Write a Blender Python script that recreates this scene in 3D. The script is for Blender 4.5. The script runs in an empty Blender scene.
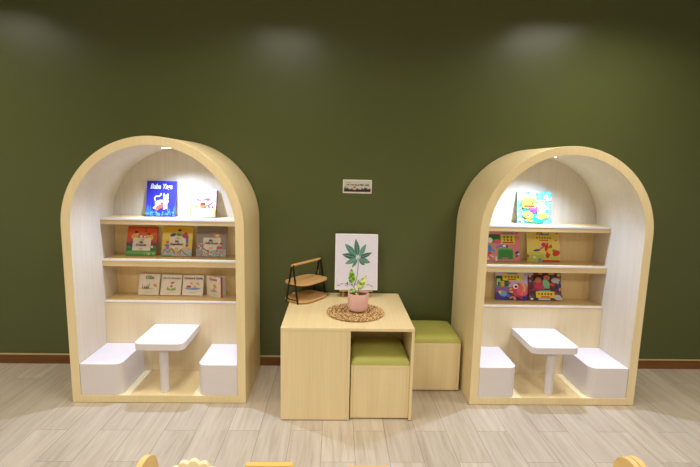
import bpy, bmesh, math, random
from math import sin, cos, pi, radians as RAD, atan2, sqrt
from mathutils import Vector, Matrix
random.seed(4)
SC = bpy.context.scene
COL = SC.collection

# ------------------------------------------------------------------ materials
def lin(c):
    return tuple((x/12.92 if x <= .04045 else ((x+.055)/1.055)**2.4) for x in [v/255 for v in c]) + (1,)

def base_mat(name, rough=.5, spec=.5):
    m = bpy.data.materials.new(name); m.use_nodes = True
    nt = m.node_tree; b = nt.nodes['Principled BSDF']
    b.inputs['Roughness'].default_value = rough
    b.inputs['Specular IOR Level'].default_value = spec
    return m, nt, b

MC = {}
def plain(rgb, rough=.5, spec=.4, var=.06, scale=40, metal=0, bump=0):
    """even coloured surface with a faint procedural mottle"""
    key = (rgb, rough, spec, var, scale, metal, bump)
    if key in MC: return MC[key]
    m, nt, b = base_mat('mat_%d_%d_%d' % rgb, rough, spec)
    b.inputs['Metallic'].default_value = metal
    tc = nt.nodes.new('ShaderNodeTexCoord'); n = nt.nodes.new('ShaderNodeTexNoise')
    n.inputs['Scale'].default_value = scale; n.inputs['Detail'].default_value = 3
    nt.links.new(tc.outputs['Object'], n.inputs['Vector'])
    r = nt.nodes.new('ShaderNodeValToRGB'); c = lin(rgb)
    r.color_ramp.elements[0].position = .3; r.color_ramp.elements[1].position = .7
    r.color_ramp.elements[0].color = tuple(x*(1-var) for x in c[:3])+(1,)
    r.color_ramp.elements[1].color = tuple(min(1, x*(1+var)) for x in c[:3])+(1,)
    nt.links.new(n.outputs['Fac'], r.inputs['Fac']); nt.links.new(r.outputs['Color'], b.inputs['Base Color'])
    if bump:
        bp = nt.nodes.new('ShaderNodeBump'); bp.inputs['Strength'].default_value = bump; bp.inputs['Distance'].default_value = .002
        nt.links.new(n.outputs['Fac'], bp.inputs['Height']); nt.links.new(bp.outputs['Normal'], b.inputs['Normal'])
    MC[key] = m
    return m

def wood(name, c1, c2, axis, rough=.45, fine=55, spec=.35):
    """straight grained laminate, grain along the given axis"""
    m, nt, b = base_mat(name, rough, spec)
    tc = nt.nodes.new('ShaderNodeTexCoord'); mp = nt.nodes.new('ShaderNodeMapping')
    sc = [fine]*3; sc['xyz'.index(axis)] = 1.6
    mp.inputs['Scale'].default_value = sc
    nt.links.new(tc.outputs['Object'], mp.inputs['Vector'])
    n = nt.nodes.new('ShaderNodeTexNoise'); n.inputs['Scale'].default_value = 1.6; n.inputs['Detail'].default_value = 5; n.inputs['Roughness'].default_value = .6
    nt.links.new(mp.outputs['Vector'], n.inputs['Vector'])
    mp2 = nt.nodes.new('ShaderNodeMapping'); sc2 = [9]*3; sc2['xyz'.index(axis)] = .5
    mp2.inputs['Scale'].default_value = sc2
    nt.links.new(tc.outputs['Object'], mp2.inputs['Vector'])
    n2 = nt.nodes.new('ShaderNodeTexNoise'); n2.inputs['Scale'].default_value = 1.3; n2.inputs['Detail'].default_value = 2
    nt.links.new(mp2.outputs['Vector'], n2.inputs['Vector'])
    mx = nt.nodes.new('ShaderNodeMath'); mx.operation = 'MULTIPLY_ADD'; mx.inputs[1].default_value = .6
    ml = nt.nodes.new('ShaderNodeMath'); ml.operation = 'MULTIPLY'; ml.inputs[1].default_value = .4
    nt.links.new(n2.outputs['Fac'], ml.inputs[0])
    nt.links.new(n.outputs['Fac'], mx.inputs[0]); nt.links.new(ml.outputs[0], mx.inputs[2])
    r = nt.nodes.new('ShaderNodeValToRGB')
    r.color_ramp.elements[0].position = .36; r.color_ramp.elements[1].position = .62
    r.color_ramp.elements[0].color = lin(c2); r.color_ramp.elements[1].color = lin(c1)
    nt.links.new(mx.outputs[0], r.inputs['Fac']); nt.links.new(r.outputs['Color'], b.inputs['Base Color'])
    return m

W1, W2 = (239, 221, 175), (231, 211, 163)
WOOD_Z = wood('maple_laminate_upright', W1, W2, 'z')
WOOD_Y = wood('maple_laminate_deep', W1, W2, 'y')
WOOD_X = wood('maple_laminate_wide', W1, W2, 'x')
EDGEW = plain((240, 240, 246), .4, .4, .01, 10)
NICHE_SHADE = wood('maple_niche_shaded', (234, 207, 152), (224, 194, 138), 'z')  # maple with the niche's warm shade mixed into its colour
SHELF_SHADE = wood('maple_shelf_shaded', (224, 197, 142), (214, 184, 128), 'x')  # maple darkened in colour for the shade on the recessed shelves
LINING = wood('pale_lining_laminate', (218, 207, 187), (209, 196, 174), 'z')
CREAMW = wood('cream_laminate', (236, 220, 186), (229, 211, 174), 'z')
WHITE = plain((224, 218, 219), .4, .4, .01, 10)
TRAYWOOD = wood('acacia_tray', (220, 180, 122), (196, 150, 94), 'x', .45, 70)
BLACK = plain((18, 17, 17), .45, .4)
PLINTH = plain((70, 52, 34), .7, .2)
VINYL = plain((184, 185, 96), .42, .45, .05, 160, 0, .15)

def wall_paint():
    m, nt, b = base_mat('olive_wall_paint', .27, .5)
    tc = nt.nodes.new('ShaderNodeTexCoord'); n = nt.nodes.new('ShaderNodeTexNoise')
    n.inputs['Scale'].default_value = 1.3; n.inputs['Detail'].default_value = 6
    nt.links.new(tc.outputs['Object'], n.inputs['Vector'])
    r = nt.nodes.new('ShaderNodeValToRGB'); c = lin((80, 88, 48))
    r.color_ramp.elements[0].color = tuple(x*.95 for x in c[:3])+(1,); r.color_ramp.elements[1].color = tuple(x*1.05 for x in c[:3])+(1,)
    nt.links.new(n.outputs['Fac'], r.inputs['Fac']); nt.links.new(r.outputs['Color'], b.inputs['Base Color'])
    n2 = nt.nodes.new('ShaderNodeTexNoise'); n2.inputs['Scale'].default_value = 5; n2.inputs['Detail'].default_value = 8
    nt.links.new(tc.outputs['Object'], n2.inputs['Vector'])
    bp = nt.nodes.new('ShaderNodeBump'); bp.inputs['Strength'].default_value = .12; bp.inputs['Distance'].default_value = .006
    nt.links.new(n2.outputs['Fac'], bp.inputs['Height']); nt.links.new(bp.outputs['Normal'], b.inputs['Normal'])
    return m

def floor_mat():
    m, nt, b = base_mat('pale_oak_planks', .38, .4)
    L = nt.links.new
    tc = nt.nodes.new('ShaderNodeTexCoord'); sx = nt.nodes.new('ShaderNodeSeparateXYZ'); L(tc.outputs['Object'], sx.inputs[0])
    def mth(op, a, bv=None, c=None):
        n = nt.nodes.new('ShaderNodeMath'); n.operation = op
        for i, v in enumerate((a, bv, c)):
            if v is None: continue
            if hasattr(v, 'is_linked'): L(v, n.inputs[i])
            else: n.inputs[i].default_value = v
        return n.outputs[0]
    PW, PL = .178, .9
    col = mth('DIVIDE', mth('ADD', sx.outputs[0], .055), PW)
    ci = mth('FLOOR', col); cf = mth('SUBTRACT', col, ci)
    par = mth('FLOORED_MODULO', ci, 2)                      # alternate rows of planks are staggered
    yy = mth('DIVIDE', mth('ADD', mth('ADD', sx.outputs[1], .87), mth('MULTIPLY', mth('SUBTRACT', 1, par), .28)), PL)
    ri = mth('FLOOR', yy); rf = mth('SUBTRACT', yy, ri)
    def edge(f, wdt):
        return mth('LESS_THAN', mth('MINIMUM', f, mth('SUBTRACT', 1, f)), wdt)
    seam = mth('MAXIMUM', edge(cf, .009), edge(rf, .0016))
    cv = nt.nodes.new('ShaderNodeCombineXYZ'); L(ci, cv.inputs[0]); L(ri, cv.inputs[1])
    wn = nt.nodes.new('ShaderNodeTexWhiteNoise'); wn.noise_dimensions = '2D'; L(cv.outputs[0], wn.inputs['Vector'])
    # grain, shifted for each plank
    off = nt.nodes.new('ShaderNodeVectorMath'); off.operation = 'MULTIPLY'; L(tc.outputs['Object'], off.inputs[0]); off.inputs[1].default_value = (34, 2.2, 1)
    sh = nt.nodes.new('ShaderNodeVectorMath'); sh.operation = 'SCALE'; L(wn.outputs['Color'], sh.inputs[0]); sh.inputs['Scale'].default_value = 30
    ad = nt.nodes.new('ShaderNodeVectorMath'); L(off.outputs[0], ad.inputs[0]); L(sh.outputs[0], ad.inputs[1])
    n = nt.nodes.new('ShaderNodeTexNoise'); n.inputs['Scale'].default_value = 1; n.inputs['Detail'].default_value = 6; n.inputs['Roughness'].default_value = .62; n.inputs['Distortion'].default_value = .8
    L(ad.outputs[0], n.inputs['Vector'])
    r = nt.nodes.new('ShaderNodeValToRGB'); cr = r.color_ramp
    cr.elements[0].position = .28; cr.elements[0].color = lin((164, 152, 132))
    cr.elements[1].position = .66; cr.elements[1].color = lin((191, 181, 164))
    e = cr.elements.new(.45); e.color = lin((180, 168, 150))
    L(n.outputs['Fac'], r.inputs['Fac'])
    hs = nt.nodes.new('ShaderNodeHueSaturation'); L(r.outputs['Color'], hs.inputs['Color'])
    L(mth('MULTIPLY_ADD', wn.outputs['Value'], .16, .92), hs.inputs['Value'])
    mx = nt.nodes.new('ShaderNodeMix'); mx.data_type = 'RGBA'
    L(mth('MULTIPLY', seam, .6), mx.inputs['Factor']); L(hs.outputs['Color'], mx.inputs['A']); mx.inputs['B'].default_value = lin((105, 90, 70))
    L(mx.outputs['Result'], b.inputs['Base Color'])
    return m

# ------------------------------------------------------------------ mesh helpers
def finish(name, bm, mats, parent=None, smooth=True, bevel=0, seg=2, angle=35, loc=None):
    me = bpy.data.meshes.new(name)
    bmesh.ops.recalc_face_normals(bm, faces=bm.faces[:])
    bm.to_mesh(me); bm.free()
    if not isinstance(mats, (list, tuple)): mats = [mats]
    for m in mats: me.materials.append(m)
    if smooth:
        for p in me.polygons: p.use_smooth = True
        me.set_sharp_from_angle(angle=RAD(angle))
    o = bpy.data.objects.new(name, me); COL.objects.link(o)
    if parent: o.parent = parent
    if loc: o.location = loc
    if bevel:
        md = o.modifiers.new('soft_edge', 'BEVEL'); md.width = bevel; md.segments = seg; md.limit_method = 'ANGLE'; md.angle_limit = RAD(40); md.harden_normals = True
    return o

def bm_box(x0, x1, y0, y1, z0, z1, bm=None):
    bm = bm or bmesh.new()
    v = [bm.verts.new((x, y, z)) for x in (x0, x1) for y in (y0, y1) for z in (z0, z1)]
    for f in ((0, 1, 3, 2), (4, 6, 7, 5), (0, 4, 5, 1), (2, 3, 7, 6), (0, 2, 6, 4), (1, 5, 7, 3)):
        bm.faces.new([v[i] for i in f])
    return bm

def box(name, x0, x1, y0, y1, z0, z1, mat, parent=None, bevel=.0015, seg=2):
    return finish(name, bm_box(x0, x1, y0, y1, z0, z1), mat, parent, bevel=bevel, seg=seg)

def bm_prism(pts, a, b, plane='xy', bm=None):
    """extrude a 2D outline; plane 'xy' runs in z, 'xz' runs in y, 'yz' runs in x"""
    bm = bm or bmesh.new()
    P = {'xy': lambda p, h: (p[0], p[1], h), 'xz': lambda p, h: (p[0], h, p[1]), 'yz': lambda p, h: (h, p[0], p[1])}[plane]
    lo = [bm.verts.new(P(p, a)) for p in pts]; hi = [bm.verts.new(P(p, b)) for p in pts]
    n = len(pts)
    bm.faces.new(lo[::-1]); bm.faces.new(hi)
    for i in range(n): bm.faces.new((lo[i], lo[(i+1) % n], hi[(i+1) % n], hi[i]))
    return bm

def bm_bar(p, q, w, h=None, bm=None, up=(0, 0, 1)):
    """square bar from p to q"""
    bm = bm or bmesh.new(); h = h or w
    p = Vector(p); q = Vector(q); d = (q-p).normalized(); u = Vector(up)
    if abs(d.dot(u)) > .95: u = Vector((0, 1, 0))
    s = d.cross(u).normalized(); t = s.cross(d)
    vs = [[bm.verts.new(c + s*a*w/2 + t*b*h/2) for a, b in ((-1, -1), (1, -1), (1, 1), (-1, 1))] for c in (p, q)]
    bm.faces.new(vs[0][::-1]); bm.faces.new(vs[1])
    for i in range(4): bm.faces.new((vs[0][i], vs[0][(i+1) % 4], vs[1][(i+1) % 4], vs[1][i]))
    return bm

def bm_tube(pts, rad, n=8, bm=None, closed=False):
    bm = bm or bmesh.new(); pts = [Vector(p) for p in pts]; N = len(pts); rings = []
    nrm = None
    for i, p in enumerate(pts):
        a = pts[(i-1) % N] if (closed or i > 0) else p; b = pts[(i+1) % N] if (closed or i < N-1) else p
        d = (b-a).normalized()
        if nrm is None: nrm = d.orthogonal()
        nrm = (nrm - d*nrm.dot(d)).normalized(); bi = d.cross(nrm)
        r = rad[i] if isinstance(rad, (list, tuple)) else rad
        rings.append([bm.verts.new(p + (nrm*cos(2*pi*k/n)+bi*sin(2*pi*k/n))*r) for k in range(n)])
    for i in range(N if closed else N-1):
        A, B = rings[i], rings[(i+1) % N]
        for k in range(n): bm.faces.new((A[k], A[(k+1) % n], B[(k+1) % n], B[k]))
    if not closed:
        bm.faces.new(rings[0][::-1]); bm.faces.new(rings[-1])
    return bm

def bm_lathe(prof, n=40, bm=None, c=(0, 0)):
    bm = bm or bmesh.new(); rings = []
    for r, z in prof:
        rings.append([bm.verts.new((c[0]+r*cos(2*pi*k/n), c[1]+r*sin(2*pi*k/n), z)) for k in range(n)])
    for A, B in zip(rings, rings[1:]):
        for k in range(n): bm.faces.new((A[k], A[(k+1) % n], B[(k+1) % n], B[k]))
    bm.faces.new(rings[0][::-1]); bm.faces.new(rings[-1])
    return bm

def round_rect(x0, x1, y0, y1, rads, n=8):
    """outline ccw from (x0,y0); rads for corners (x0y0, x1y0, x1y1, x0y1)"""
    out = []
    for (cx, cy, sx, sy, a0), r in zip(((x0, y0, 1, 1, pi), (x1, y0, -1, 1, 1.5*pi), (x1, y1, -1, -1, 0), (x0, y1, 1, -1, .5*pi)), rads):
        if r <= 0: out.append((cx, cy)); continue
        for k in range(n+1):
            a = a0 + .5*pi*k/n
            out.append((cx+sx*r+r*cos(a), cy+sy*r+r*sin(a)))
    return out

def tag(o, label, cat, group=None):
    o['label'] = label; o['category'] = cat
    if group: o['group'] = group
    return o
def thing(name, label, cat, loc=(0, 0, 0), rot=(0, 0, 0), group=None):
    o = bpy.data.objects.new(name, None); COL.objects.link(o)
    o.empty_display_size = .1; o.location = loc; o.rotation_euler = rot
    return tag(o, label, cat, group)
def struct(o):
    o['kind'] = 'structure'; return o

def text_mesh(body, size, x, y, z, mat, parent, name='title', shear=0, width=None, align='CENTER', bold=0):
    cu = bpy.data.curves.new('lettering', 'FONT'); cu.body = body; cu.size = size; cu.align_x = align; cu.shear = shear
    cu.resolution_u = 3; cu.offset = bold
    t = bpy.data.objects.new('lettering', cu); COL.objects.link(t)
    dg = bpy.context.evaluated_depsgraph_get(); me = bpy.data.meshes.new_from_object(t.evaluated_get(dg))
    bpy.data.objects.remove(t)
    sx = 1
    xs = [v.co.x for v in me.vertices]
    if width and xs: sx = width/(max(xs)-min(xs))
    me.transform(Matrix.Translation((x, y, z)) @ Matrix.Rotation(pi/2, 4, 'X') @ Matrix.Diagonal((sx, 1, 1, 1)))
    me.name = name; me.materials.clear(); me.materials.append(mat)
    o = bpy.data.objects.new(name, me); COL.objects.link(o); o.parent = parent
    return o

# ------------------------------------------------------------------ camera
F, TILT, YAW, ROLL, D, CH = 460.537, .146492, .032055, .022582, 3.30742, 1.5
fw = Vector((sin(YAW)*cos(TILT), cos(YAW)*cos(TILT), -sin(TILT)))
rt = Vector((cos(YAW), -sin(YAW), 0)); up = rt.cross(fw)
rt2 = rt*cos(ROLL)+up*sin(ROLL); up2 = up*cos(ROLL)-rt*sin(ROLL)
cam = bpy.data.cameras.new('camera'); co = bpy.data.objects.new('camera', cam); COL.objects.link(co)
M = Matrix((rt2, up2, -fw)).transposed().to_4x4(); M.translation = Vector((0, -D, CH)); co.matrix_world = M
cam.sensor_width = 36; cam.lens = F*36/700; cam.clip_start = .05
SC.camera = co

# ------------------------------------------------------------------ room
RX, RY, RZ = 4.2, -7.0, 2.74
struct(box('floor', -RX, RX, RY, .1, -.1, 0, floor_mat(), bevel=0))
struct(box('wall_back', -RX, RX, 0, .12, 0, RZ, wall_paint(), bevel=0))
OFFW = plain((225, 220, 208), .8, .2, .01, 3)
struct(box('wall_left', -RX-.12, -RX, RY, .12, 0, RZ, OFFW, bevel=0))
struct(box('wall_right', RX, RX+.12, RY, .12, 0, RZ, OFFW, bevel=0))
struct(box('wall_front', -RX, RX, RY-.12, RY, 0, RZ, OFFW, bevel=0))
struct(box('ceiling', -RX-.12, RX+.12, RY-.12, .12, RZ, RZ+.12, plain((232, 230, 224), .9, .1, .01, 3), bevel=0))
BB = wood('baseboard_wood', (124, 82, 40), (104, 66, 28), 'x', .4)
struct(box('baseboard_back', -RX, RX, -.014, 0, 0, .066, BB, bevel=.002))
struct(box('trim_1', -RX, RX, -.011, 0, .066, .075, plain((190, 172, 128), .5), bevel=.001))

# ------------------------------------------------------------------ reading nooks
NW, NH, ND, TH, TB = 1.0726, 1.6437, .5708, .053, .05
R0 = NW/2; RI = R0-TH
YB = -.017                                            # back of the furniture, clear of the baseboard
YP = -.222                                            # lower panel and shelf fronts
def arch_pts(r, z0, zc, n=56):
    return [(-r, z0)] + [(-r*cos(pi*k/n), zc+r*sin(pi*k/n)) for k in range(n+1)] + [(r, z0)]
def nook(xc, label, lamp_x, lamp_y, tilt):
    t = thing('reading_nook', label, 'bookcase', (xc, 0, 0), group='arched reading nooks against the green wall')
    zc = NH-R0
    o, i = arch_pts(R0, .002, zc), arch_pts(RI, TB, zc)
    bm = bmesh.new(); n = len(o)
    vo = [[bm.verts.new((p[0], y, p[1])) for p in o] for y in (-ND, YB)]
    vi = [[bm.verts.new((p[0], y, p[1])) for p in i] for y in (-ND, YB)]
    for k in range(n):
        j = (k+1) % n
        bm.faces.new((vo[0][k], vo[0][j], vi[0][j], vi[0][k]))
        bm.faces.new((vo[1][k], vi[1][k], vi[1][j], vo[1][j]))
        bm.faces.new((vo[0][k], vo[1][k], vo[1][j], vo[0][j]))
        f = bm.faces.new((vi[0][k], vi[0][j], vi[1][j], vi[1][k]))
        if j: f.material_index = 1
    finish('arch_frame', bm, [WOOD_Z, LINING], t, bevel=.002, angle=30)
    box('plinth', -R0+.006, R0-.006, -ND+.006, YB, 0, .0018, PLINTH, t, bevel=0)
    e = .0006
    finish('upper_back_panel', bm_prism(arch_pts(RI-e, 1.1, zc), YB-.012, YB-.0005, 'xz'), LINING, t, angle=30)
    box('lower_back_panel', -RI+e, RI-e, YB-.012, YB-.0005, TB+e, 1.0995, NICHE_SHADE, t, bevel=0)
    yb = YB-.0125
    box('lower_panel', -RI+e, RI-e, YP, YP+.018, TB+e, .537, CREAMW, t, bevel=.001)
    box('shelf', -RI+e, RI-e, YP, yb, .5375, .555, SHELF_SHADE, t, bevel=.0008)
    box('shelf', -RI+e, RI-e, YP, yb, .793, .842, SHELF_SHADE, t, bevel=.0008)
    box('shelf', -RI+e, RI-e, YP, yb, 1.078, 1.1195, SHELF_SHADE, t, bevel=.0008)
    for zt_ in (.555, .842, 1.1195):  # thin white strip at the front of each shelf top
        box('edge_strip', -RI+e, RI-e, YP-.0015, YP-.0002, zt_-.011, zt_, EDGEW, t, bevel=0)['label'] = 'thin white strip along the shelf top'
    lz = zc + sqrt(RI*RI-(lamp_x)**2)
    d = finish('downlight', bm_lathe([(.03, lz-.006), (.034, lz-.006), (.036, lz-.001), (.036, lz+.002)], 28, c=(lamp_x, lamp_y)), plain((225, 226, 230), .3, .5, .01, 10, .6), t)
    em, nt, b = base_mat('led_lens'); b.inputs['Emission Color'].default_value = (.86, .92, 1, 1); b.inputs['Emission Strength'].default_value = 12
    finish('lens', bm_lathe([(.027, lz-.0075), (.027, lz-.0062)], 24, c=(lamp_x, lamp_y)), em, d)
    L = bpy.data.lights.new('nook_spot', 'SPOT'); L.energy = LED_W; L.color = LED_C; L.spot_size = RAD(142); L.spot_blend = 1; L.shadow_soft_size = .022
    lo = bpy.data.objects.new('nook_spot', L); COL.objects.link(lo); lo.parent = t; lo.location = (lamp_x, lamp_y, lz-.035); lo.rotation_euler = (RAD(-8), tilt, 0)
    return t
LED_W, LED_C = 54, (.52, .67, 1)
XL, XR = -1.08167, 1.41309
nook(XL, 'pale wooden arched reading nook on the left, holding the blue picture book on top', -.010, -.276, RAD(-8))
nook(XR, 'pale wooden arched reading nook on the right, beside the green-cushioned stool', -.004, -.285, RAD(8))

def bench(x0, x1, inner, label):
    """white block bench, rounded on the front corner that faces the table"""
    r = (0, .05, 0, 0) if inner > 0 else (.05, 0, 0, 0)
    bm = bm_prism(round_rect(x0, x1, -.568, YP-.001, r, 10), TB+.0005, .252)
    o = finish('bench', bm, WHITE, bevel=.0025, seg=2)
    return tag(o, label, 'bench', 'white benches inside the nooks')
bench(XL-RI+.001, XL-RI+.252, 1, 'white block bench on the left inside the left arched nook')
bench(XL+RI-.246, XL+RI-.001, -1, 'white block bench on the right inside the left arched nook')
bench(XR-RI+.001, XR-RI+.244, 1, 'white block bench on the left inside the right arched nook, nearest the green-cushioned stool')
bench(XR+RI-.250, XR+RI-.001, -1, 'white block bench on the far right inside the right arched nook')

def nook_table(xc, w, post, label):
    t = thing('nook_table', label, 'table', (xc, -.38, TB), group='white tables inside the nooks')
    bm = bm_prism(round_rect(-w/2, w/2, -.200, .38+YP-.001, (.045, .045, 0, 0), 10), .297, .341)
    finish('tabletop', bm, WHITE, t, bevel=.003, seg=3)
    finish('post', bm_lathe([(.027, .0005), (.027, .2965)], 32, c=(post, -.135)), WHITE, t)
nook_table(-1.077, .306, .010, 'white single-post table built inside the left arched nook')
nook_table(1.409, .306, .001, 'white single-post table built inside the right arched nook')

# ------------------------------------------------------------------ square play table
TX, TW, TYF, TZ = .08327, .7754, -.764, .5722
t = thing('activity_table', 'square pale wooden table with an open cubby, between the two arched nooks', 'table', (TX, 0, 0))
h = TW/2; s = .016; g = .0005; ym = (TYF+YB)/2
box('tabletop', -h, h, TYF, YB, TZ-.018, TZ, WOOD_Y, t)
zt = TZ-.0185
box('front_panel', -h, -.0005, TYF+.001, TYF+s, .004, zt, WOOD_Z, t)
box('divider', 0, s, TYF+.001, YB-.0, .004, zt, WOOD_Z, t)
box('side_panel', h-s, h, TYF+.001, ym, .004, zt, WOOD_Z, t)
box('side_panel', -h, -h+s, TYF+s+g, YB, .004, zt, WOOD_Z, t)
box('inner_panel', s+g, h-g, ym+g, ym+s, .004, zt, WOOD_Z, t)
box('back_panel', -h+s+g, -g, YB-s, YB, .004, zt, WOOD_Z, t)
for x0, x1, y0, y1 in ((-h+.004, -.004, TYF+.004, TYF+s-.003), (.003, s-.003, TYF+.03, YB-.01), (h-s+.003, h-.003, TYF+.004, ym-.01), (-h+.004, -h+s-.003, TYF+.05, YB-.01)):
    box('foot', x0, x1, y0, y1, 0, .0038, PLINTH, t, bevel=0)

def stool(x0, x1, y0, y1, label):
    w = x1-x0; dp = y1-y0
    t = thing('storage_stool', label, 'stool', ((x0+x1)/2, (y0+y1)/2, 0), group='wooden stools with green cushions')
    a, b = w/2, dp/2
    zb = .339
    box('side_panel', -a, -a+.015, -b, b, .008, zb, WOOD_Z, t, bevel=.001)
    box('side_panel', a-.015, a, -b, b, .008, zb, WOOD_Z, t, bevel=.001)
    box('front_panel', -a+.0155, a-.0155, -b+.0012, -b+.016, .008, zb-.0155, WOOD_Z, t, bevel=.001)
    box('back_panel', -a+.0155, a-.0155, b-.016, b-.0012, .008, zb-.0155, WOOD_Z, t, bevel=.001)
    box('top_board', -a+.0155, a-.0155, -b, b, zb-.015, zb, WOOD_X, t, bevel=.001)
    for sx in (-1, 1):
        for sy in (-1, 1):
            finish('foot', bm_lathe([(.014, 0), (.014, .0078)], 16, c=(sx*(a-.03), sy*(b-.03))), BLACK, t)
    # padded cushion: domed, with softly rounded edges
    bm = bmesh.new(); N = 28; c = []
    for j in range(N+1):
        row = []
        for i in range(N+1):
            u, v = -1+2*i/N, -1+2*j/N
            fx = (1-abs(u)**9)**.5; fy = (1-abs(v)**9)**.5
            f = max(0, fx*fy)
            row.append(bm.verts.new((u*(a+.001)*(1-.012*(1-f)), v*(b+.001)*(1-.012*(1-f)), zb+.019+.030*f+.008*(1-u*u)*(1-v*v))))
        c.append(row)
    for j in range(N):
        for i in range(N): bm.faces.new((c[j][i], c[j][i+1], c[j+1][i+1], c[j+1][i]))
    edge = [c[0][i] for i in range(N)]+[c[j][N] for j in range(N)]+[c[N][N-i] for i in range(N)]+[c[N-j][0] for j in range(N)]
    low = [bm.verts.new((p.co.x, p.co.y, zb+.0005)) for p in edge]
    n = len(edge)
    for k in range(n): bm.faces.new((edge[k], low[k], low[(k+1) % n], edge[(k+1) % n]))
    bm.faces.new(low)
    finish('cushion', bm, VINYL, t, angle=70)
stool(.106, .454, -.746, -.396, 'wooden storage stool with green cushion tucked inside the table cubby')
stool(.502, .852, -.392, -.042, 'wooden storage stool with green cushion against the wall, right of the table')

# ------------------------------------------------------------------ things on the table
def tray_outline(a, b, n=3.5, N=64):
    out = []
    for k in range(N):
        th = 2*pi*k/N; c_, s_ = cos(th), sin(th)
        out.append((a*math.copysign(abs(c_)**(2/n), c_), b*math.copysign(abs(s_)**(2/n), s_)))
    return out
TOP = TZ+.0004
ra = atan2(.235, .173)
rk = thing('serving_stand', 'two-tier wooden serving stand with black metal legs on the left of the square table', 'serving stand', (-.196, -.170, TOP), (0, 0, ra))
finish('tray', bm_prism(tray_outline(.150, .105), .006, .019), TRAYWOOD, rk, bevel=.003)
finish('tray', bm_prism(tray_outline(.150, .105), .125, .138), TRAYWOOD, rk, bevel=.003)
for sx in (-1, 1):
    bm = bmesh.new()
    for sy in (-1, 1): bm_bar((sx*.149, sy*.052, 0), (sx*.146, sy*.005, .262), .009, .009, bm)
    bm_bar((sx*.149, -.05, .024), (sx*.149, .05, .024), .005, .005, bm)
    bm_bar((sx*.148, -.031, .121), (sx*.148, .031, .121), .005, .005, bm)
    finish('leg_frame', bm, BLACK, rk, smooth=False)
finish('handle', bm_tube([(-.152, 0, .259), (.152, 0, .259)], .0085, 14), TRAYWOOD, rk)
box('swing_tag', .148, .1495, .014, .030, .15, .178, plain((222, 208, 130), .6), rk, bevel=0)

# leaf picture on a small easel
PW_, PH_ = .303, .398
lean = math.asin(.075/.4)
ez = thing('table_easel', 'small wooden easel standing behind the potted plant, holding the leaf picture', 'easel', (.153, -.115, TOP))
EW = plain((202, 160, 98), .55)
zl = .054
finish('ledge', bm_box(-.118, .118, -.034, -.008, zl-.008, zl), EW, ez, bevel=.001)
for sx in (-1, 1):
    finish('leg', bm_bar((sx*.094, -.018, 0.003), (sx*.048, .034, .235), .010, .008), EW, ez, smooth=False)
finish('leg', bm_bar((0, .088, .003), (0, .040, .23), .010, .008), EW, ez, smooth=False)
finish('crossbar', bm_bar((-.052, .036, .226), (.052, .036, .226), .010, .006), EW, ez, smooth=False)

pc = thing('leaf_picture', 'white framed print of a green fan-shaped leaf, propped on a small easel', 'picture', (.153, -.131, TOP+zl+.0006), (-lean, 0, 0))
box('picture_board', -PW_/2, PW_/2, -.012, -.001, 0, PH_, plain((236, 236, 238), .4), pc, bevel=.001)

def art_layers(name, parent, w, h, y, layers, rough=.35, spec=.5, coat=0):
    """printed artwork: thin printed shapes on the face of a board; u -.5..+.5 across, v 0..1 up"""
    bm = bmesh.new(); mats = []; idx = {}
    for k, (rgb, pts) in enumerate(layers):
        if rgb not in idx:
            idx[rgb] = len(mats); mats.append(plain(rgb, rough, spec, .05, 90))
        yy = y-.00025-.00012*k
        f = bm.faces.new([bm.verts.new((max(-.5, min(.5, p[0]))*w, yy, max(0, min(1, p[1]))*h)) for p in pts])
        f.material_index = idx[rgb]
    me = bpy.data.meshes.new(name); bm.normal_update()
    for f in bm.faces:
        if f.normal.y > 0: f.normal_flip()
    bm.to_mesh(me); bm.free()
    for m in mats: me.materials.append(m)
    o = bpy.data.objects.new(name, me); COL.objects.link(o); o.parent = parent
    return o
def ell(cx, cy, rx, ry, rot=0, n=20, asp=1):
    return [(cx+rx*cos(a)*cos(rot)-ry*sin(a)*sin(rot), cy+(rx*cos(a)*sin(rot)+ry*sin(a)*cos(rot))*asp) for a in [2*pi*k/n for k in range(n)]]
def rct(x0, x1, y0, y1): return [(x0, y0), (x1, y0), (x1, y1), (x0, y1)]
def leafpoly(bx, by, tx, ty, wd, n=10):
    """pointed leaflet from base to tip"""
    dx, dy = tx-bx, ty-by; L = sqrt(dx*dx+dy*dy); nx, ny = -dy/L, dx/L; a = []; b = []
    for k in range(n+1):
        q = k/n; ww = wd*sin(pi*q**.85)**.9 if 0 < q < 1 else 0
        a.append((bx+dx*q+nx*ww, by+dy*q+ny*ww)); b.append((bx+dx*q-nx*ww, by+dy*q-ny*ww))
    return a + b[-2:0:-1]
def stroke(pts, wd):
    a, b = [], []
    for i, p in enumerate(pts):
        q0 = pts[max(0, i-1)]; q1 = pts[min(len(pts)-1, i+1)]
        dx, dy = q1[0]-q0[0], q1[1]-q0[1]; L = sqrt(dx*dx+dy*dy) or 1
        a.append((p[0]-dy/L*wd/2, p[1]+dx/L*wd/2)); b.append((p[0]+dy/L*wd/2, p[1]-dx/L*wd/2))
    return a+b[::-1]
def pp(x, y): return ((x-36)/290-.5, 1-(y-40)/384)
cx, cy = pp(193, 208)
lay = [((228, 227, 246), rct(-.478, .478, .018, .982))]
GREENS = [(72, 124, 112), (88, 140, 128), (62, 108, 98), (105, 152, 142), (80, 128, 112)]
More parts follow.
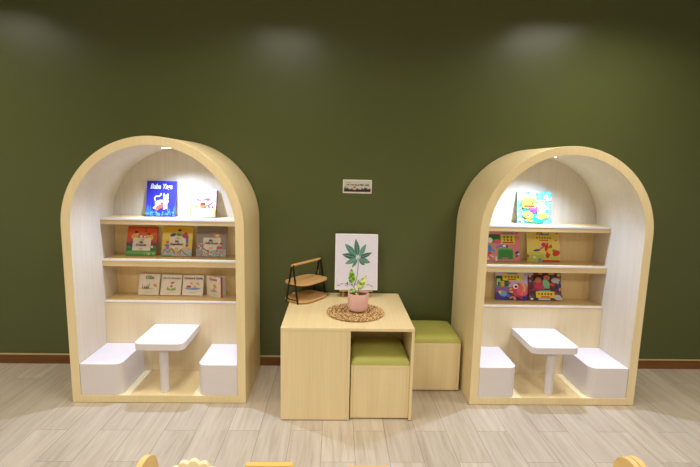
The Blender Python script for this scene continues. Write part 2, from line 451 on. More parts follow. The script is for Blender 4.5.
for k, (x, y, wd) in enumerate(((174, 74, .062), (100, 110, .062), (82, 182, .05), (104, 246, .045), (150, 272, .03), (238, 254, .042), (276, 236, .045), (286, 168, .038), (246, 108, .05))):
    tx, ty = pp(x, y); q = .12
    lay.append((GREENS[k % 5], leafpoly(cx+(tx-cx)*q, cy+(ty-cy)*q, tx, ty, wd)))
    lay.append(((150, 180, 172), stroke([(cx+(tx-cx)*.05, cy+(ty-cy)*.05), (cx+(tx-cx)*.9, cy+(ty-cy)*.9)], .006)))
lay.append(((128, 158, 148), stroke([pp(193, 208), pp(193, 260), pp(188, 320), pp(178, 370), pp(166, 400)], .017)))
INK = (60, 58, 70)
lay.append((INK, stroke([pp(52+4*k, 388+7*sin(k*.55)) for k in range(12)], .007)))
lay.append((INK, stroke([pp(252+4*k, 392-7*sin(k*.5)) for k in range(12)], .007)))
art_layers('leaf_print', pc, PW_, PH_, -.012, lay, .12, .6)
scr = []
def letter(pts): scr.append((INK, stroke(pts, .008)))
def loop(x0, y0, seq): letter([(x0+a*.05, y0+b*.05) for a, b in seq])
loop(-.24, .085, [(-.4, .3), (.3, .6), (.9, 1.3), (.7, .6), (.9, 0), (.2, -.3), (-.3, 0)])
loop(-.17, .085, [(-.3, .1), (.2, 1.0), (.3, -.2), (.8, 1.0), (1.0, -.2), (1.5, 1.0), (1.7, 0), (2.3, .5)])
loop(-.04, .085, [(-.2, .2), (.3, .9), (.4, 0), (1.0, .3)])
loop(.02, .085, [(-.2, .2), (.7, 1.6), (.8, 2.0), (.4, 1.5), (.4, .1), (1.2, .3)])
loop(.11, .085, [(-.5, .3), (.5, .5), (.7, .9), (.2, 1.0), (.0, .3), (.6, -.1), (1.4, .3)])
scr.append((INK, ell(-.025, .155, .007, .006)))
art_layers('script_lettering', pc, PW_, PH_, -.0138, scr, .2)

# woven mat
MX, MY, MR = .136, -.485, .184
bm = bmesh.new()
nr = 6
for q in range(nr):
    r = .014+q*(MR-.030)/(nr-1)
    waves = max(3, int(round(2*pi*r/.042)))
    for ph in (0, 2*pi/3, 4*pi/3):
        N = max(30, waves*10); pts = []
        for k in range(N):
            a = 2*pi*k/N + q*.37
            rr = r+.0115*sin(waves*a+ph); z = .0072+.0028*cos(2*(waves*a+ph)+pi/2)
            pts.append((rr*cos(a), rr*sin(a), z))
        bm_tube(pts, .0042, 6, bm, closed=True)
seagrass, nt, b = base_mat('seagrass', .85, .15)
tc = nt.nodes.new('ShaderNodeTexCoord'); vo = nt.nodes.new('ShaderNodeTexVoronoi'); vo.feature = 'DISTANCE_TO_EDGE'; vo.inputs['Scale'].default_value = 62
nt.links.new(tc.outputs['Object'], vo.inputs['Vector'])
rp = nt.nodes.new('ShaderNodeValToRGB'); rp.color_ramp.elements[0].position = .03; rp.color_ramp.elements[1].position = .15
rp.color_ramp.elements[0].color = lin((100, 68, 38)); rp.color_ramp.elements[1].color = lin((232, 196, 142))
nt.links.new(vo.outputs['Distance'], rp.inputs['Fac']); nt.links.new(rp.outputs['Color'], b.inputs['Base Color'])
nf = len(bm.faces)
bm_lathe([(MR-.012, .0006), (MR-.010, .0022), (.004, .0022)], 48, bm); bm.faces.ensure_lookup_table()
for f in bm.faces[nf:]: f.material_index = 1  # dark disc below the strands paints the shade in their gaps
mt = finish('woven_mat', bm, [seagrass, plain((104, 72, 42), .9, .1)], angle=80, loc=(MX, MY, TOP+.0012))
tag(mt, 'round braided natural fibre mat under the pink plant pot', 'mat')

# plant
PXc, PYc = .152, -.478; PZ = TOP+.0165
pl = thing('potted_plant', 'small leafy plant in a pink pot standing on the woven mat', 'plant', (PXc, PYc, PZ))
PINK = plain((238, 192, 190), .5, .35, .03)
prof = [(.040, 0), (.052, .002), (.060, .010), (.063, .022), (.0665, .112), (.0665, .115), (.061, .115), (.060, .100)]
finish('pot', bm_lathe(prof, 44), PINK, pl, angle=50)
bm = bmesh.new()
bm_lathe([(.0595, .0965), (.0592, .1025), (.03, .106), (.004, .107)], 30, bm)
finish('soil', bm, plain((104, 62, 40), .95, .1, .35, 140, 0, .8), pl)
def leaf3(base, tip, wd, droop, face, mat, name='leaf', fold=.25):
    base, tip, face = Vector(base), Vector(tip), Vector(face).normalized(); d = tip-base; L = d.length; d.normalize()
    s_ = d.cross(face).normalized(); f_ = s_.cross(d)
    bm = bmesh.new(); N = 12; M_ = 6; rows = []
    for i in range(N+1):
        q = i/N; ww = wd*(sin(pi*q**.7)**.8 if 0 < q < 1 else .02); c_ = base+d*L*q + f_*(-droop*L*q*q)
        rows.append([bm.verts.new(c_ + s_*ww*(j/M_*2-1) + f_*(fold*ww*abs(j/M_*2-1))) for j in range(M_+1)])
    for i in range(N):
        for j in range(M_): bm.faces.new((rows[i][j], rows[i][j+1], rows[i+1][j+1], rows[i+1][j]))
    o = finish(name, bm, mat, pl, angle=60)
    md = o.modifiers.new('leaf_thickness', 'SOLIDIFY'); md.thickness = .0008
    return o
def leaf_mat(name, c1, c2, pos):
    m, nt, b = base_mat(name, .35, .5)
    tc = nt.nodes.new('ShaderNodeTexCoord'); n = nt.nodes.new('ShaderNodeTexNoise'); n.inputs['Scale'].default_value = 60; n.inputs['Detail'].default_value = 4
    nt.links.new(tc.outputs['Object'], n.inputs['Vector'])
    r = nt.nodes.new('ShaderNodeValToRGB'); r.color_ramp.elements[0].position = pos-.07; r.color_ramp.elements[1].position = pos+.07
    r.color_ramp.elements[0].color = lin(c1); r.color_ramp.elements[1].color = lin(c2)
    nt.links.new(n.outputs['Fac'], r.inputs['Fac']); nt.links.new(r.outputs['Color'], b.inputs['Base Color'])
    return m
LG = leaf_mat('leaf_green', (84, 140, 38), (160, 205, 70), .52)
LV = leaf_mat('leaf_variegated', (90, 150, 40), (226, 232, 140), .5)
leaf3((-.043, -.012, .178), (-.046, -.018, .272), .021, .1, (.1, -1, .25), LG)
leaf3((-.002, -.022, .142), (.044, -.030, .232), .021, .12, (-.1, -1, .35), LV)
leaf3((-.024, -.03, .134), (-.062, -.042, .142), .014, .2, (-.2, -1, .9), LG)
leaf3((-.016, -.028, .122), (-.002, -.05, .112), .008, .1, (.2, -1, .8), LV)
STEM = plain((112, 140, 58), .5)
bm = bmesh.new()
bm_tube([(-.012, .0, .105), (-.022, -.004, .14), (-.038, -.01, .165), (-.043, -.012, .178)], .0022, 7, bm)
bm_tube([(.004, -.005, .105), (.0, -.014, .125), (-.002, -.022, .148)], .0022, 7, bm)
bm_tube([(-.010, -.008, .105), (-.016, -.02, .125), (-.026, -.031, .1345)], .0018, 7, bm)
bm_tube([(-.004, -.010, .105), (-.010, -.022, .12), (-.016, -.028, .122)], .0014, 7, bm)
finish('stem', bm, STEM, pl)

# sign on the wall
sg = thing('wall_notice', 'small white printed notice on the green wall above the leaf picture', 'sign', (.151, -.0006, 1.304))
box('card', -.1035, .1035, -.003, 0, 0, .097, plain((222, 218, 212), .45), sg, bevel=.0004)
lay = [((196, 196, 182), rct(-.46, .46, .10, .93)), ((186, 110, 84), rct(-.40, -.22, .765, .80))]
rr = random.Random(3)
for a, b in ((-.38, -.27), (-.23, -.10), (-.07, .0), (.02, .06), (.09, .21), (.27, .41)):
    x = a
    while x < b-.012:
        wd = rr.uniform(.012, .02); lay.append(((72, 84, 98), rct(x, x+wd, .565+rr.uniform(0, .02), .67+rr.uniform(-.02, .02)))); x += wd+.006
sky = [(-.46, .13)]
x = -.46
while x < .45:
    hh = rr.uniform(.30, .44); sky += [(x, hh-.05), (x+.02, hh), (x+.04, hh-.03)]; x += .05
sky += [(.46, .34), (.46, .13)]
lay.append(((62, 48, 56), sky)); lay.append(((48, 34, 42), rct(-.46, .46, .13, .25)))
lay.append(((206, 178, 158), ell(-.09, .36, .05, .13))); lay.append(((196, 78, 48), ell(-.095, .46, .036, .075)))
lay.append(((140, 142, 110), ell(-.40, .42, .03, .10))); lay.append(((170, 90, 70), ell(.44, .36, .015, .05)))
art_layers('printed_panel', sg, .207, .097, -.003, lay)

# ------------------------------------------------------------------ books
def place_book(xc, zs, w, h, tk, yb, label, cover, layers, yaw=0, titles=(), group=None, bx=0, paper=(236, 230, 216), spine=None):
    """book leaning against the back panel; yb = y of its lower rear edge"""
    th = math.asin(min(.6, (YB-.0135-abs(sin(yaw))*w/2-yb)/h))
    t = thing('picture_book', label, 'book', (xc, yb, zs+.0003), (-th, 0, yaw), group)
    box('page_block', -w/2+.003, w/2-.002, -tk+.0016, -.0016, .002, h-.002, plain(paper, .7), t, bevel=0)
    cm = plain(cover, .35, .5)
    bm = bm_box(-w/2, w/2, -tk, -tk+.0015, 0, h); bm_box(-w/2, w/2, -.0015, 0, 0, h, bm); bm_box(-w/2, -w/2+.0015, -tk+.0015, -.0015, 0, h, bm)
    finish('cover', bm, cm, t, smooth=False)
    if spine: box('spine', w/2+.0003, w/2+.002, -tk, 0, 0, h, plain(spine, .4), t, bevel=0)
    if layers: art_layers('cover_art', t, w, h, -tk, layers)
    for (txt, sz, u, v, rgb, wd, sh, bold) in titles:
        text_mesh(txt, sz, u*w, -tk-.0002-.00013*(len(layers)+2), v*h, plain(rgb, .4), t, 'title', shear=sh, width=wd*w if wd else None, bold=bold)
    return t
rb = random.Random(11)
def scatter(rgbs, n, x0, x1, y0, y1, r0, r1, rng=rb):
    out = []
    for _ in range(n):
        out.append((rng.choice(rgbs), ell(rng.uniform(x0, x1), rng.uniform(y0, y1), rng.uniform(r0, r1), rng.uniform(r0, r1), rng.uniform(0, 3), 10)))
    return out
def strokes(rgb, x0, x1, y, hgt, n, rng=rb):
    """a line of small print too small to read"""
    out = []; dx = (x1-x0)/n
    for k in range(n):
        a = x0+k*dx
        out += [(rgb, rct(a+dx*.1, a+dx*.8, y+hgt*.72, y+hgt*.9)), (rgb, rct(a+dx*.38, a+dx*.55, y, y+hgt)), (rgb, rct(a+dx*.15, a+dx*.75, y+hgt*rng.uniform(.15, .4), y+hgt*.5))]
    return out

S1, S2, S3 = 1.1195, .842, .555
GT = 'picture books on the top shelf of the left nook'
# blue book
L_ = []
for k in range(15):
    x = -.48+k*.07+rb.uniform(-.02, .02)
    if abs(x) > .22 or k % 3 == 0:
        hgt = rb.uniform(.15, .5) if abs(x) > .25 else .12
        L_.append(((62, 120, 214), leafpoly(x, .02, x+rb.uniform(-.06, .06), hgt, .022)))
L_ += scatter([(80, 160, 225), (60, 130, 220)], 26, -.48, .48, .02, .12, .015, .04)
WH = (240, 240, 246)
L_ += [(WH, ell(.0, .37, .19, .095, .1)), (WH, ell(.17, .52, .085, .085)), (WH, leafpoly(.10, .56, .10, .66, .03)), (WH, leafpoly(.22, .56, .235, .65, .03)),
       (WH, rct(-.18, -.12, .22, .36)), (WH, rct(.10, .16, .19, .36)), (WH, rct(.18, .225, .21, .4)), (WH, ell(-.2, .24, .05, .03)),
       (WH, stroke([(-.17, .42), (-.21, .50), (-.17, .56), (-.06, .56), (.0, .6), (.0, .65)], .035)),
       ((214, 92, 70), ell(-.03, .27, .13, .055, .3)), ((120, 70, 70), ell(.05, .36, .05, .04)), ((226, 120, 90), ell(-.12, .19, .06, .025)), ((236, 206, 96), ell(.235, .42, .03, .05))]
place_book(-1.214, S1, .203, .249, .012, -.09, 'blue picture book with a white animal on its cover, on the top shelf', (46, 46, 170), L_,
           titles=[('Baba Yaga', .05, 0, .775, (244, 244, 250), .74, .25, .001)], group=GT)
# white book
L_ = [((214, 204, 202), rct(-.49, .49, .01, .99))] + scatter([(206, 60, 40), (206, 150, 20), (70, 120, 150), (160, 30, 80), (100, 140, 30)], 46, -.46, .46, .03, .97, .008, .022)
L_ = [l for l in L_]
L_ += [((222, 216, 214), ell(0, .6, .36, .2)), ((170, 110, 50), ell(-.02, .42, .12, .1)), ((100, 50, 20), ell(0, .47, .11, .05)), ((226, 200, 90), ell(-.3, .4, .09, .06)), ((140, 10, 40), ell(.23, .36, .04, .035)), ((150, 10, 40), ell(.37, .36, .035, .03)),
       ((224, 140, 60), rct(-.49, -.455, .02, .95)), ((232, 196, 70), rct(.42, .49, .02, .3))]
place_book(-.922, S1, .175, .193, .02, -.085, 'white picture book with red lettering, right end of the top shelf', (244, 236, 232), L_,
           titles=[('ALL OVER', .026, 0, .58, (150, 14, 36), .56, 0, .0012)], group=GT, spine=(120, 50, 40))

# the three square books of the middle shelf
GM = 'square picture books on the middle shelf of the left nook'
BOX = (226, 212, 188)
SKIN = (232, 176, 140)
L_ = [((206, 70, 32), rct(-.5, .5, .36, 1)), ((226, 96, 36), rct(-.5, .5, .7, .93)), ((196, 44, 34), rct(-.5, .5, .36, .5)), ((72, 132, 44), rct(-.5, .5, 0, .36)), ((46, 100, 40), rct(-.5, .5, .17, .25)), ((98, 160, 56), rct(-.5, .5, .06, .14)),
      ((56, 72, 44), rct(-.5, -.28, .33, .44)), ((56, 72, 44), rct(.3, .5, .33, .44)),
      ((60, 52, 92), rct(-.36, -.28, .28, .5)), ((216, 178, 40), ell(-.25, .66, .12, .085, .3)), (SKIN, ell(-.17, .74, .045, .05)), ((50, 36, 30), ell(-.2, .8, .06, .04)),
      ((150, 36, 44), rct(.3, .39, .26, .5)), ((222, 190, 50), ell(.28, .62, .10, .10, -.4)), (SKIN, ell(.19, .68, .045, .045)), ((190, 40, 36), ell(.22, .74, .07, .045)), ((232, 220, 190), ell(.36, .3, .04, .04)),
      (BOX, rct(-.29, .31, .17, .61)), ((240, 226, 200), ell(-.03, .655, .05, .04)), ((240, 226, 200), ell(.1, .65, .04, .03)),
      ((110, 50, 30), ell(.11, .93, .02, .03)), ((110, 50, 30), ell(.11, .84, .02, .03))] + strokes((120, 112, 100), -.07, .08, .535, .03, 5) + strokes((80, 74, 70), -.07, .06, .2, .045, 3) + scatter([(214, 226, 190)], 16, .12, .46, .02, .09, .008, .016)
place_book(-1.357, S2, .207, .207, .011, -.100, 'square picture book titled My Friends with orange-red sky and green grass', (190, 60, 36), L_, titles=[('My', .021, 0, .425, (40, 34, 32), None, .1, .0006), ('Friends', .021, 0, .325, (40, 34, 32), .34, .1, .0006)], group=GM)
ROCK, DROCK = (176, 168, 156), (72, 66, 66)
L_ = [((226, 184, 48), rct(-.5, .5, .3, 1)), ((236, 204, 80), rct(-.5, .5, .55, .8)), (ROCK, [(-.5, 0), (.5, 0), (.5, .24), (.3, .28), (.18, .2), (0, .14), (-.2, .25), (-.35, .3), (-.5, .25)]),
      (DROCK, stroke([(-.5, .06), (-.38, .22), (-.28, .12), (-.16, .26), (-.05, .08)], .03)), (DROCK, stroke([(.02, .08), (.16, .22), (.26, .1), (.42, .02)], .025)), (DROCK, stroke([(.16, .22), (.1, .03)], .016)),
      ((58, 150, 130), rct(-.5, -.15, 0, .04)), ((90, 180, 190), rct(.4, .5, .03, .1)),
      (BOX, ell(.02, .45, .27, .23)), (BOX, rct(-.26, .28, .3, .66)),
      ((48, 56, 120), ell(-.15, .71, .10, .055, .3)), ((86, 140, 48), ell(.05, .73, .1, .06)), (SKIN, ell(.09, .81, .05, .05)), ((40, 32, 32), ell(.06, .87, .06, .035)),
      ((176, 44, 76), ell(.26, .67, .12, .075, -.5)), ((196, 50, 50), ell(.28, .76, .06, .035, -.5)), ((60, 110, 180), rct(.29, .37, .42, .6)), ((150, 50, 40), ell(.33, .36, .05, .04)),
      (SKIN, ell(-.3, .42, .05, .045)), ((190, 60, 50), ell(-.31, .46, .06, .03)), ((62, 130, 196), ell(-.32, .35, .08, .05)), ((186, 90, 70), ell(-.3, .27, .05, .04))] + strokes((120, 112, 100), -.06, .08, .575, .03, 5) + strokes((80, 74, 70), -.05, .06, .24, .045, 3)
place_book(-1.111, S2, .209, .212, .011, -.100, 'square picture book with yellow cover and grey mountains, middle of the three', (224, 184, 50), L_, titles=[('My', .021, .0, .455, (40, 34, 32), None, .1, .0006), ('Expedition', .021, 0, .365, (40, 34, 32), .42, .1, .0006)], group=GM)
L_ = [((142, 128, 112), rct(-.5, .5, 0, 1)), ((164, 154, 142), rct(-.5, .5, 0, .25)), (BOX, [(-.29, .32), (-.1, .18), (.14, .22), (.3, .4), (.3, .63), (-.29, .63)]),
      ((222, 120, 50), ell(.08, .73, .06, .05)), ((230, 200, 100), ell(.18, .70, .07, .05)), ((204, 56, 90), ell(.37, .75, .06, .05, .6)), ((196, 60, 46), ell(.26, .3, .10, .06, .3)), (SKIN, ell(.3, .38, .045, .045)), ((50, 40, 40), ell(.32, .43, .05, .03)), ((200, 70, 50), ell(.37, .42, .04, .025, .8)), ((90, 140, 190), ell(.25, .2, .06, .05)),
      ((214, 100, 50), ell(-.46, .36, .03, .09)), ((196, 60, 50), ell(-.13, .18, .07, .04)), ((190, 70, 90), ell(-.36, .3, .07, .05)), ((196, 60, 60), ell(-.28, .37, .04, .03, .8))]
L_ += scatter([(214, 208, 204), (206, 80, 70), (224, 206, 130), (150, 170, 190), (226, 222, 220)], 50, -.47, .45, .02, .26, .012, .03) + scatter([(224, 214, 208), (206, 90, 90)], 14, -.46, -.25, .24, .45, .012, .03) + strokes((80, 74, 70), -.06, .06, .26, .04, 3)
place_book(-.871, S2, .208, .214, .011, -.096, 'square picture book with grey-brown cover, right of the yellow one', (140, 126, 110), L_, titles=[('My', .021, -.02, .495, (40, 34, 32), None, .1, .0006), ('Little House', .021, 0, .41, (40, 34, 32), .44, .1, .0006)], group=GM)

# small cream board books
GB = 'small cream board books on the lower shelf of the left nook'
CR = (236, 224, 204)
def ducky(x, y, s_):                                       # plain yellow blots standing in for the printed picture
    return [((228, 178, 40), ell(x, y, .07*s_, .05*s_, .3)), ((222, 150, 40), ell(x+.05*s_, y-.05*s_, .05*s_, .03*s_))]
L_ = [((206, 196, 110), ell(-.12, .3, .34, .035))] + [((120, 104, 84), leafpoly(x, .3, x+dx, .3+hh, .018)) for x, dx, hh in ((-.3, -.03, .2), (-.22, .02, .15), (-.12, .0, .14), (-.02, .03, .28), (-.06, -.04, .18))] + ducky(.28, .47, 1.2) + [((110, 100, 90), ell(-.12, .32, .16, .04))] + strokes((160, 150, 136), -.15, .22, .11, .025, 9)
place_book(-1.322, S3, .144, .150, .013, -.082, 'small cream board book titled Ollie, leftmost on its shelf', CR, L_, titles=[('Ollie', .032, .02, .75, (84, 132, 64), .40, 0, .0008)], group=GB)
L_ = [((150, 172, 70), ell(.02, .28, .25, .06)), ((110, 140, 60), leafpoly(-.15, .3, -.18, .4, .02)), ((110, 140, 60), leafpoly(.18, .3, .22, .4, .02)), ((232, 226, 212), ell(.0, .4, .07, .12)), ((176, 84, 50), ell(.06, .6, .09, .05, .3)), ((160, 66, 44), ell(.02, .44, .06, .05, .6))] + strokes((170, 160, 146), -.14, .2, .1, .025, 9)
place_book(-1.166, S3, .143, .147, .013, -.085, 'small cream board book with green and purple title Ollie the Stomper', CR, L_, titles=[('Ollie the', .02, -.23, .78, (110, 150, 84), .44, 0, .0003), ('Stomper', .02, .24, .78, (124, 70, 120), .46, 0, .0003)], group=GB)
L_ = [((126, 156, 204), ell(0, .33, .4, .055)), ((92, 122, 190), ell(.1, .31, .2, .03)), ((190, 44, 40), ell(-.2, .43, .13, .055))] + ducky(-.1, .6, .9) + ducky(.2, .6, 1.2) + [((222, 170, 40), ell(.1, .42, .08, .05))] + strokes((160, 150, 136), -.18, .22, .11, .025, 9)
place_book(-1.012, S3, .146, .146, .013, -.085, 'small cream board book titled Gossie & Gertie with a red blot on blue', CR, L_, titles=[('Gossie', .024, -.23, .785, (170, 52, 62), .42, 0, .0006), ('& Gertie', .024, .23, .785, (62, 84, 140), .44, 0, .0006)], group=GB)
# the book standing half open
gb = thing('picture_book', 'small cream board book titled Gossie standing half open on the lower shelf', 'book', (-.800, -.134, S3+.0004), group=GB)
fh, fwd = .147, .127
fr = bpy.data.objects.new('front_cover', None)
def leafboard(name, ang, x0, mat, wdt, off, tk=.003):
    bm = bm_box(-wdt, 0, -tk/2, tk/2, 0, fh)
    bmesh.ops.rotate(bm, verts=bm.verts[:], cent=(0, 0, 0), matrix=Matrix.Rotation(ang, 3, 'Z'))
    bmesh.ops.translate(bm, verts=bm.verts[:], vec=off)
    return finish(name, bm, mat, gb, bevel=.0008)
CRM = plain(CR, .5)
# hinge on the left, fanned to the right: front board in view, pages and rear board behind it
hx, hy = -.112, .059
def fan(name, ang, mat, wdt):
    a = RAD(ang); bm = bm_box(0, wdt, -.0015, .0015, 0, fh)
    bmesh.ops.rotate(bm, verts=bm.verts[:], cent=(0, 0, 0), matrix=Matrix.Rotation(a, 3, 'Z'))
    bmesh.ops.translate(bm, verts=bm.verts[:], vec=(hx, hy, 0))
    return finish(name, bm, mat, gb, bevel=.0008)
fc = fan('front_cover', -28, CRM, .127)
for a, m in ((-21, plain((206, 120, 112), .5)), (-15, CRM), (-9, plain((226, 214, 196), .5))): fan('page', a, m, .132)
fan('rear_cover', -3, CRM, .134)
a = RAD(-28)
ft = bpy.data.objects.new('cover_print', None)
L_ = [((140, 166, 208), ell(.02, .27, .26, .04)), ((226, 172, 40), ell(.06, .36, .09, .055))] + ducky(.08, .56, 1.5) + strokes((160, 150, 136), -.16, .18, .12, .025, 7)
ao = art_layers('cover_art', gb, .12, fh, -.0016, L_); to = text_mesh('Gossie', .028, 0, -.0036, .117, plain((170, 52, 62), .4), gb, 'title', width=.066, bold=.0006)
for o in (ao, to):
    o.data.transform(Matrix.Translation((hx, hy, 0)) @ Matrix.Rotation(a, 4, 'Z') @ Matrix.Translation((.0635, 0, 0)))
bpy.data.objects.remove(fr); bpy.data.objects.remove(ft)

# right nook books
GR = 'bright square picture books in the right nook'
def plate(x0, x1, y0, y1, n, rows=1, red=True):
    out = [((240, 214, 70), round_rect(x0, x1, y0, y1, (.03,)*4, 4))]
    hgt = (y1-y0)
    if rows == 2:
        out += strokes((60, 56, 40), x0+.05, x1-.05, y0+hgt*.62, hgt*.24, n) + strokes((60, 56, 40), x0+.05, x1-.05, y0+hgt*.30, hgt*.24, n)
    else: out += strokes((60, 56, 40), x0+.05, x1-.05, y0+hgt*.40, hgt*.34, n)
    out.append(((214, 52, 42), rct(x0+.04+(0 if rows == 2 else (x1-x0)*.2), x1-.04-(0 if rows == 2 else (x1-x0)*.2), y0+hgt*.08, y0+hgt*.24)))
    return out
L_ = [((122, 208, 204), rct(-.5, .5, 0, 1)), ((196, 222, 226), rct(-.5, .05, .72, 1))] + scatter([(70, 190, 170), (60, 170, 130), (180, 230, 220), (220, 240, 230)], 60, -.5, .5, .05, 1, .02, .05)
L_ += scatter([(226, 130, 190), (240, 190, 220)], 9, .28, .46, .68, .88, .025, .045) + scatter([(236, 200, 60), (230, 120, 60), (90, 200, 120), (70, 110, 200)], 22, -.48, .3, .02, .12, .02, .04)
L_ += [((200, 70, 190), ell(-.02, .45, .13, .11, .5)), ((96, 70, 190), ell(-.06, .39, .07, .04)), ((242, 214, 70), ell(-.2, .26, .16, .11, -.3)), ((180, 60, 140), ell(-.2, .24, .07, .025, -.5)), ((244, 226, 200), ell(.17, .4, .10, .17)), ((246, 250, 248), ell(.15, .58, .15, .06)), ((40, 176, 150), ell(.1, .15, .18, .13)), ((242, 210, 60), ell(.22, .24, .16, .08)), ((222, 110, 150), ell(.12, .17, .11, .02, -.4))]
L_ += [((240, 190, 50), leafpoly(.08+.045*k, .64, .07+.05*k, .74, .022)) for k in range(5)] + [((76, 170, 96), stroke([(-.3, .92), (-.22, .98), (-.16, .9)], .03))] + plate(-.36, .02, .48, .82, 3, 2)
place_book(1.412, S1, .24, .227, .010, -.088, 'turquoise multicoloured picture book alone on the top shelf of the right nook', (122, 208, 204), L_, yaw=RAD(-4), group=GR)
L_ = [((222, 128, 132), rct(-.5, .5, 0, 1)), ((232, 150, 150), rct(-.5, .5, .82, 1)), ((46, 124, 56), round_rect(-.46, -.08, .6, .88, (.05,)*4, 4)), ((244, 240, 240), ell(-.38, .68, .07, .09)), ((70, 130, 206), ell(-.42, .42, .09, .12, .5)), ((90, 150, 216), ell(-.28, .36, .06, .06)), ((208, 62, 42), ell(-.4, .22, .06, .1, .2)), ((206, 160, 66), stroke([(-.33, .58), (-.2, .34)], .06)), ((222, 90, 80), ell(-.18, .64, .10, .07)), ((70, 130, 206), stroke([(-.2, .42), (-.1, .49), (.0, .5), (.06, .46)], .06)), ((240, 240, 240), ell(.05, .5, .06, .035)), ((56, 120, 44), ell(.12, .48, .04, .06)),
      ((66, 164, 52), round_rect(-.16, .31, .06, .42, (.03, .03, .1, .1), 5)), ((46, 132, 44), round_rect(-.13, .28, .08, .36, (.02, .02, .08, .08), 5)), ((150, 130, 150), rct(-.03, .16, .07, .12)), ((58, 46, 116), ell(.42, .28, .06, .05, .7)), ((230, 226, 230), ell(.46, .24, .03, .03)), ((58, 46, 116), ell(.41, .17, .03, .03))]
L_ += scatter([(240, 236, 236), (236, 170, 170)], 14, -.46, -.2, .04, .2, .02, .04) + plate(-.06, .36, .56, .87, 3, 2) + [((90, 160, 206), rct(-.04, .32, .89, .93)), ((210, 60, 60), ell(.41, .92, .03, .025))]
place_book(1.209, S2, .241, .220, .010, -.085, 'pink picture book with green shapes on the middle shelf of the right nook', (222, 128, 132), L_, group=GR)
L_ = [((230, 208, 110), rct(-.5, .5, 0, 1)), ((206, 200, 84), [(-.5, 0), (.5, 0), (.5, .18), (.1, .26), (-.2, .34), (-.5, .3)]), ((186, 190, 70), rct(-.5, .0, .05, .22)), ((204, 66, 50), stroke([(-.2, .88), (-.16, .96), (-.06, .96), (-.02, .9)], .05)), ((46, 56, 150), ell(-.2, .37, .12, .03, .15)), ((200, 44, 70), ell(.0, .56, .07, .055, .3)), ((214, 80, 90), stroke([(-.1, .42), (0, .48), (.06, .52)], .05)), ((206, 46, 36), leafpoly(.06, .34, .13, .64, .05)), ((206, 46, 36), leafpoly(.12, .16, .24, .58, .08)), ((236, 196, 56), ell(.2, .36, .09, .10)), ((96, 160, 90), ell(.32, .36, .06, .05)), ((210, 58, 40), ell(.38, .28, .12, .09, .5)), ((206, 50, 40), ell(.12, .2, .06, .08)), ((200, 50, 44), rct(-.05, .48, .0, .06)), ((232, 220, 200), ell(-.28, .14, .05, .04)), ((96, 150, 190), ell(-.12, .06, .05, .06)), ((180, 40, 60), ell(-.48, .18, .03, .05)), ((210, 60, 46), ell(.42, .92, .03, .025)), ((210, 60, 46), ell(.38, .7, .025, .025)), ((212, 90, 50), ell(.16, .96, .03, .03))]
L_ += plate(-.28, .3, .66, .86, 6) + [((80, 140, 196), rct(-.15, .16, .86, .9))]
place_book(1.505, S2, .241, .223, .010, -.085, 'yellow picture book with a red animal, right of the pink book', (230, 208, 110), L_, group=GR)
L_ = [((196, 176, 200), rct(-.5, .5, .45, 1)), ((214, 200, 214), rct(-.5, .5, .78, 1)), ((150, 96, 170), rct(-.5, .5, .26, .45)), ((78, 58, 150), rct(-.5, .5, 0, .26)), ((60, 44, 130), rct(-.2, .5, .0, .12)), ((36, 104, 60), round_rect(-.49, -.08, .46, .84, (.02, .06, .14, .05), 4)), ((180, 200, 130), round_rect(-.46, -.34, .5, .74, (.02,)*4, 3)), ((226, 170, 56), round_rect(-.32, -.22, .47, .66, (.03,)*4, 3)), ((30, 56, 40), ell(-.39, .56, .03, .07)),
      ((216, 66, 100), ell(.25, .36, .27, .24)), ((232, 96, 130), ell(.34, .34, .18, .19)), ((236, 150, 60), stroke([(.24, .62), (.34, .5), (.36, .36), (.3, .2)], .05)), ((240, 220, 150), stroke([(.34, .58), (.42, .46), (.4, .3)], .03)), ((246, 240, 236), ell(.13, .48, .085, .085)), ((40, 46, 90), ell(.14, .47, .045, .045)), ((226, 190, 70), ell(-.02, .38, .05, .035, .6)), ((226, 190, 70), ell(-.01, .29, .06, .04, -.3)), ((206, 40, 70), ell(.0, .335, .05, .02)), ((236, 150, 60), stroke([(-.06, .06), (.02, .12), (.08, .1)], .05)), ((236, 150, 60), ell(.1, .06, .04, .06)), ((206, 50, 80), leafpoly(.2, .16, .36, .04, .04)),
      ((120, 170, 216), ell(-.26, .22, .13, .10, -.3)), ((236, 216, 90), ell(-.36, .27, .05, .05)), ((80, 120, 200), leafpoly(-.16, .18, -.04, .12, .05)), ((206, 50, 70), leafpoly(-.02, .58, -.12, .6, .03))]
L_ += plate(-.28, .3, .68, .9, 5) + [((90, 150, 206), rct(-.15, .18, .9, .95)), ((206, 60, 70), ell(.42, .9, .03, .025))]
place_book(1.290, S3, .233, .208, .010, -.088, 'purple picture book with a big pink fish on the lower shelf', (150, 110, 170), L_, yaw=RAD(-4), group=GR)
L_ = [((128, 50, 56), rct(-.5, .5, 0, 1))] + scatter([(110, 40, 56), (176, 70, 60), (206, 130, 60), (90, 60, 50), (196, 180, 180), (60, 90, 120), (150, 60, 90)], 80, -.5, .5, .05, 1, .03, .09)
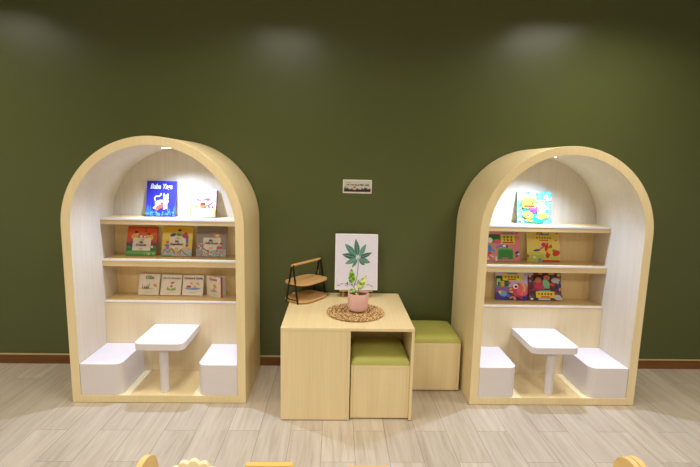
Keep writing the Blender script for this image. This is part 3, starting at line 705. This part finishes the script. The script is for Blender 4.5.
L_ += [((70, 44, 40), ell(-.2, .76, .16, .14)), ((206, 110, 80), ell(-.2, .7, .10, .11)), ((196, 56, 92), ell(-.17, .5, .15, .12)), ((64, 44, 40), ell(.08, .86, .13, .1)), ((214, 120, 84), ell(.06, .8, .10, .09)), ((120, 190, 140), ell(.03, .58, .10, .17, .3)), ((200, 90, 60), ell(.2, .56, .08, .05, -.5)), ((196, 186, 186), leafpoly(.18, .7, .46, .72, .1)), ((52, 60, 130), stroke([(.22, .34), (.36, .42), (.46, .5), (.44, .64)], .06)), ((206, 200, 200), leafpoly(.26, .18, .5, .02, .1)), ((214, 206, 206), rct(-.22, .14, .01, .08)), ((210, 150, 60), ell(.2, .94, .1, .04)), ((210, 200, 90), ell(.42, .9, .06, .05)), ((90, 150, 190), ell(-.45, .68, .04, .05)), ((196, 190, 186), ell(-.45, .86, .04, .06)), ((226, 220, 220), ell(-.42, .05, .05, .04))]
L_ += plate(-.29, .27, .09, .32, 5) + [((90, 150, 206), rct(-.18, .14, .32, .37))]
place_book(1.538, S3, .245, .206, .010, -.088, 'dark red picture book with two figures, right of the purple fish book', (128, 50, 56), L_, group=GR)

# ------------------------------------------------------------------ chairs at the front edge
def chair(name_label, loc, yaw, wood_m, back_pts, back_th, layers=1, hw=.125, group='small chairs along the lower edge'):
    """child's chair facing local -y, backrest in the xz plane at y = 0"""
    t = thing('child_chair', name_label, 'chair', loc, (0, 0, yaw), group)
    finish('seat', bm_prism(round_rect(-hw, hw, -.27, .012, (.05, .05, .02, .02), 6), .262, .282), wood_m, t, bevel=.004)
    for sx in (-1, 1):
        finish('leg', bm_bar((sx*(hw-.01), -.25, 0), (sx*(hw-.026), -.228, .2615), .028), wood_m, t, bevel=.004)
        finish('leg', bm_bar((sx*(hw-.01), .0, 0), (sx*(hw-.026), -.014, .2615), .028), wood_m, t, bevel=.004)
    y = 0
    for k in range(layers):
        finish('backrest', bm_prism(back_pts, y-back_th, y, 'xz'), wood_m, t, bevel=.003)
        y -= back_th+.003
    return t
def egg(z0, z1, w0, rt_, n=18):
    """back panel that narrows to a rounded top of radius rt_"""
    zc = z1-rt_
    return [(-w0/2, z0), (w0/2, z0)] + [(rt_*cos(pi*k/n), zc+rt_*sin(pi*k/n)) for k in range(n+1)]
BIRCH = plain((226, 194, 128), .45, .4, .05, 30); CREAM = plain((240, 226, 186), .5, .3, .02); ORANGE = plain((238, 186, 98), .45, .4, .04, 25); BLUE = plain((40, 104, 176), .45, .4, .03)
chair('pale wooden child chair with a rounded back, leftmost at the lower edge', (-.618, -1.868, 0), RAD(-100), BIRCH, egg(.284, .512, .24, .062), .022)
fl = []
for k in range(96):
    a = 2*pi*k/96; r = .086+.011*abs(sin(7*a+.2)); fl.append((r*cos(a), .403+r*sin(a)))
ch = chair('cream child chair with a scalloped flower-shaped back', (-.470, -1.845, 0), 0, CREAM, fl, .02, hw=.085)
finish('back_post', bm_box(-.02, .02, -.019, -.001, .2825, .309), CREAM, ch)
chair('orange child chair with a straight square-topped back, beside the scalloped cream chair', (-.209, -1.860, 0), 0, ORANGE, round_rect(-.082, .082, .284, .495, (0, 0, .006, .006), 4), .022, hw=.11)
chair('orange child chair whose back barely shows at the lower edge, below the square table', (.128, -1.863, 0), 0, ORANGE, round_rect(-.075, .075, .284, .4835, (0, 0, .01, .01), 4), .022)
chair('pale wooden child chair with a rounded double-layer back, lower right', (1.072, -1.868, 0), RAD(-80), BIRCH, egg(.284, .515, .24, .062), .022, 2)
chair('blue child chair at the lower right corner of the photo', (1.375, -1.86, 0), 0, BLUE, egg(.284, .54, .26, .085), .022)

# ------------------------------------------------------------------ light
def ceiling_lamp(x, y, w, size, col, spread):
    L = bpy.data.lights.new('ceiling_panel', 'AREA'); L.shape = 'SQUARE'; L.size = size; L.energy = w; L.color = col; L.spread = RAD(spread)
    o = bpy.data.objects.new('ceiling_panel', L); COL.objects.link(o); o.location = (x, y, RZ-.02); return o
WARM = (1, .93, .83)
for x, y, p in ((-2.7, -.95, 19), (-.48, -1.2, 17), (1.75, -.9, 19), (-2.0, -3.6, 33), (.1, -3.9, 35), (2.0, -3.6, 33)):
    ceiling_lamp(x, y, p, .5, WARM, 150)
w = bpy.data.worlds.new('room_air'); SC.world = w; w.use_nodes = True
w.node_tree.nodes['Background'].inputs[0].default_value = (.5, .5, .5, 1); w.node_tree.nodes['Background'].inputs[1].default_value = .05

SC.view_settings.view_transform = 'Standard'; SC.view_settings.look = 'None'
SC.view_settings.gamma = 1; SC.view_settings.use_curve_mapping = False
SC.view_settings.exposure = .14
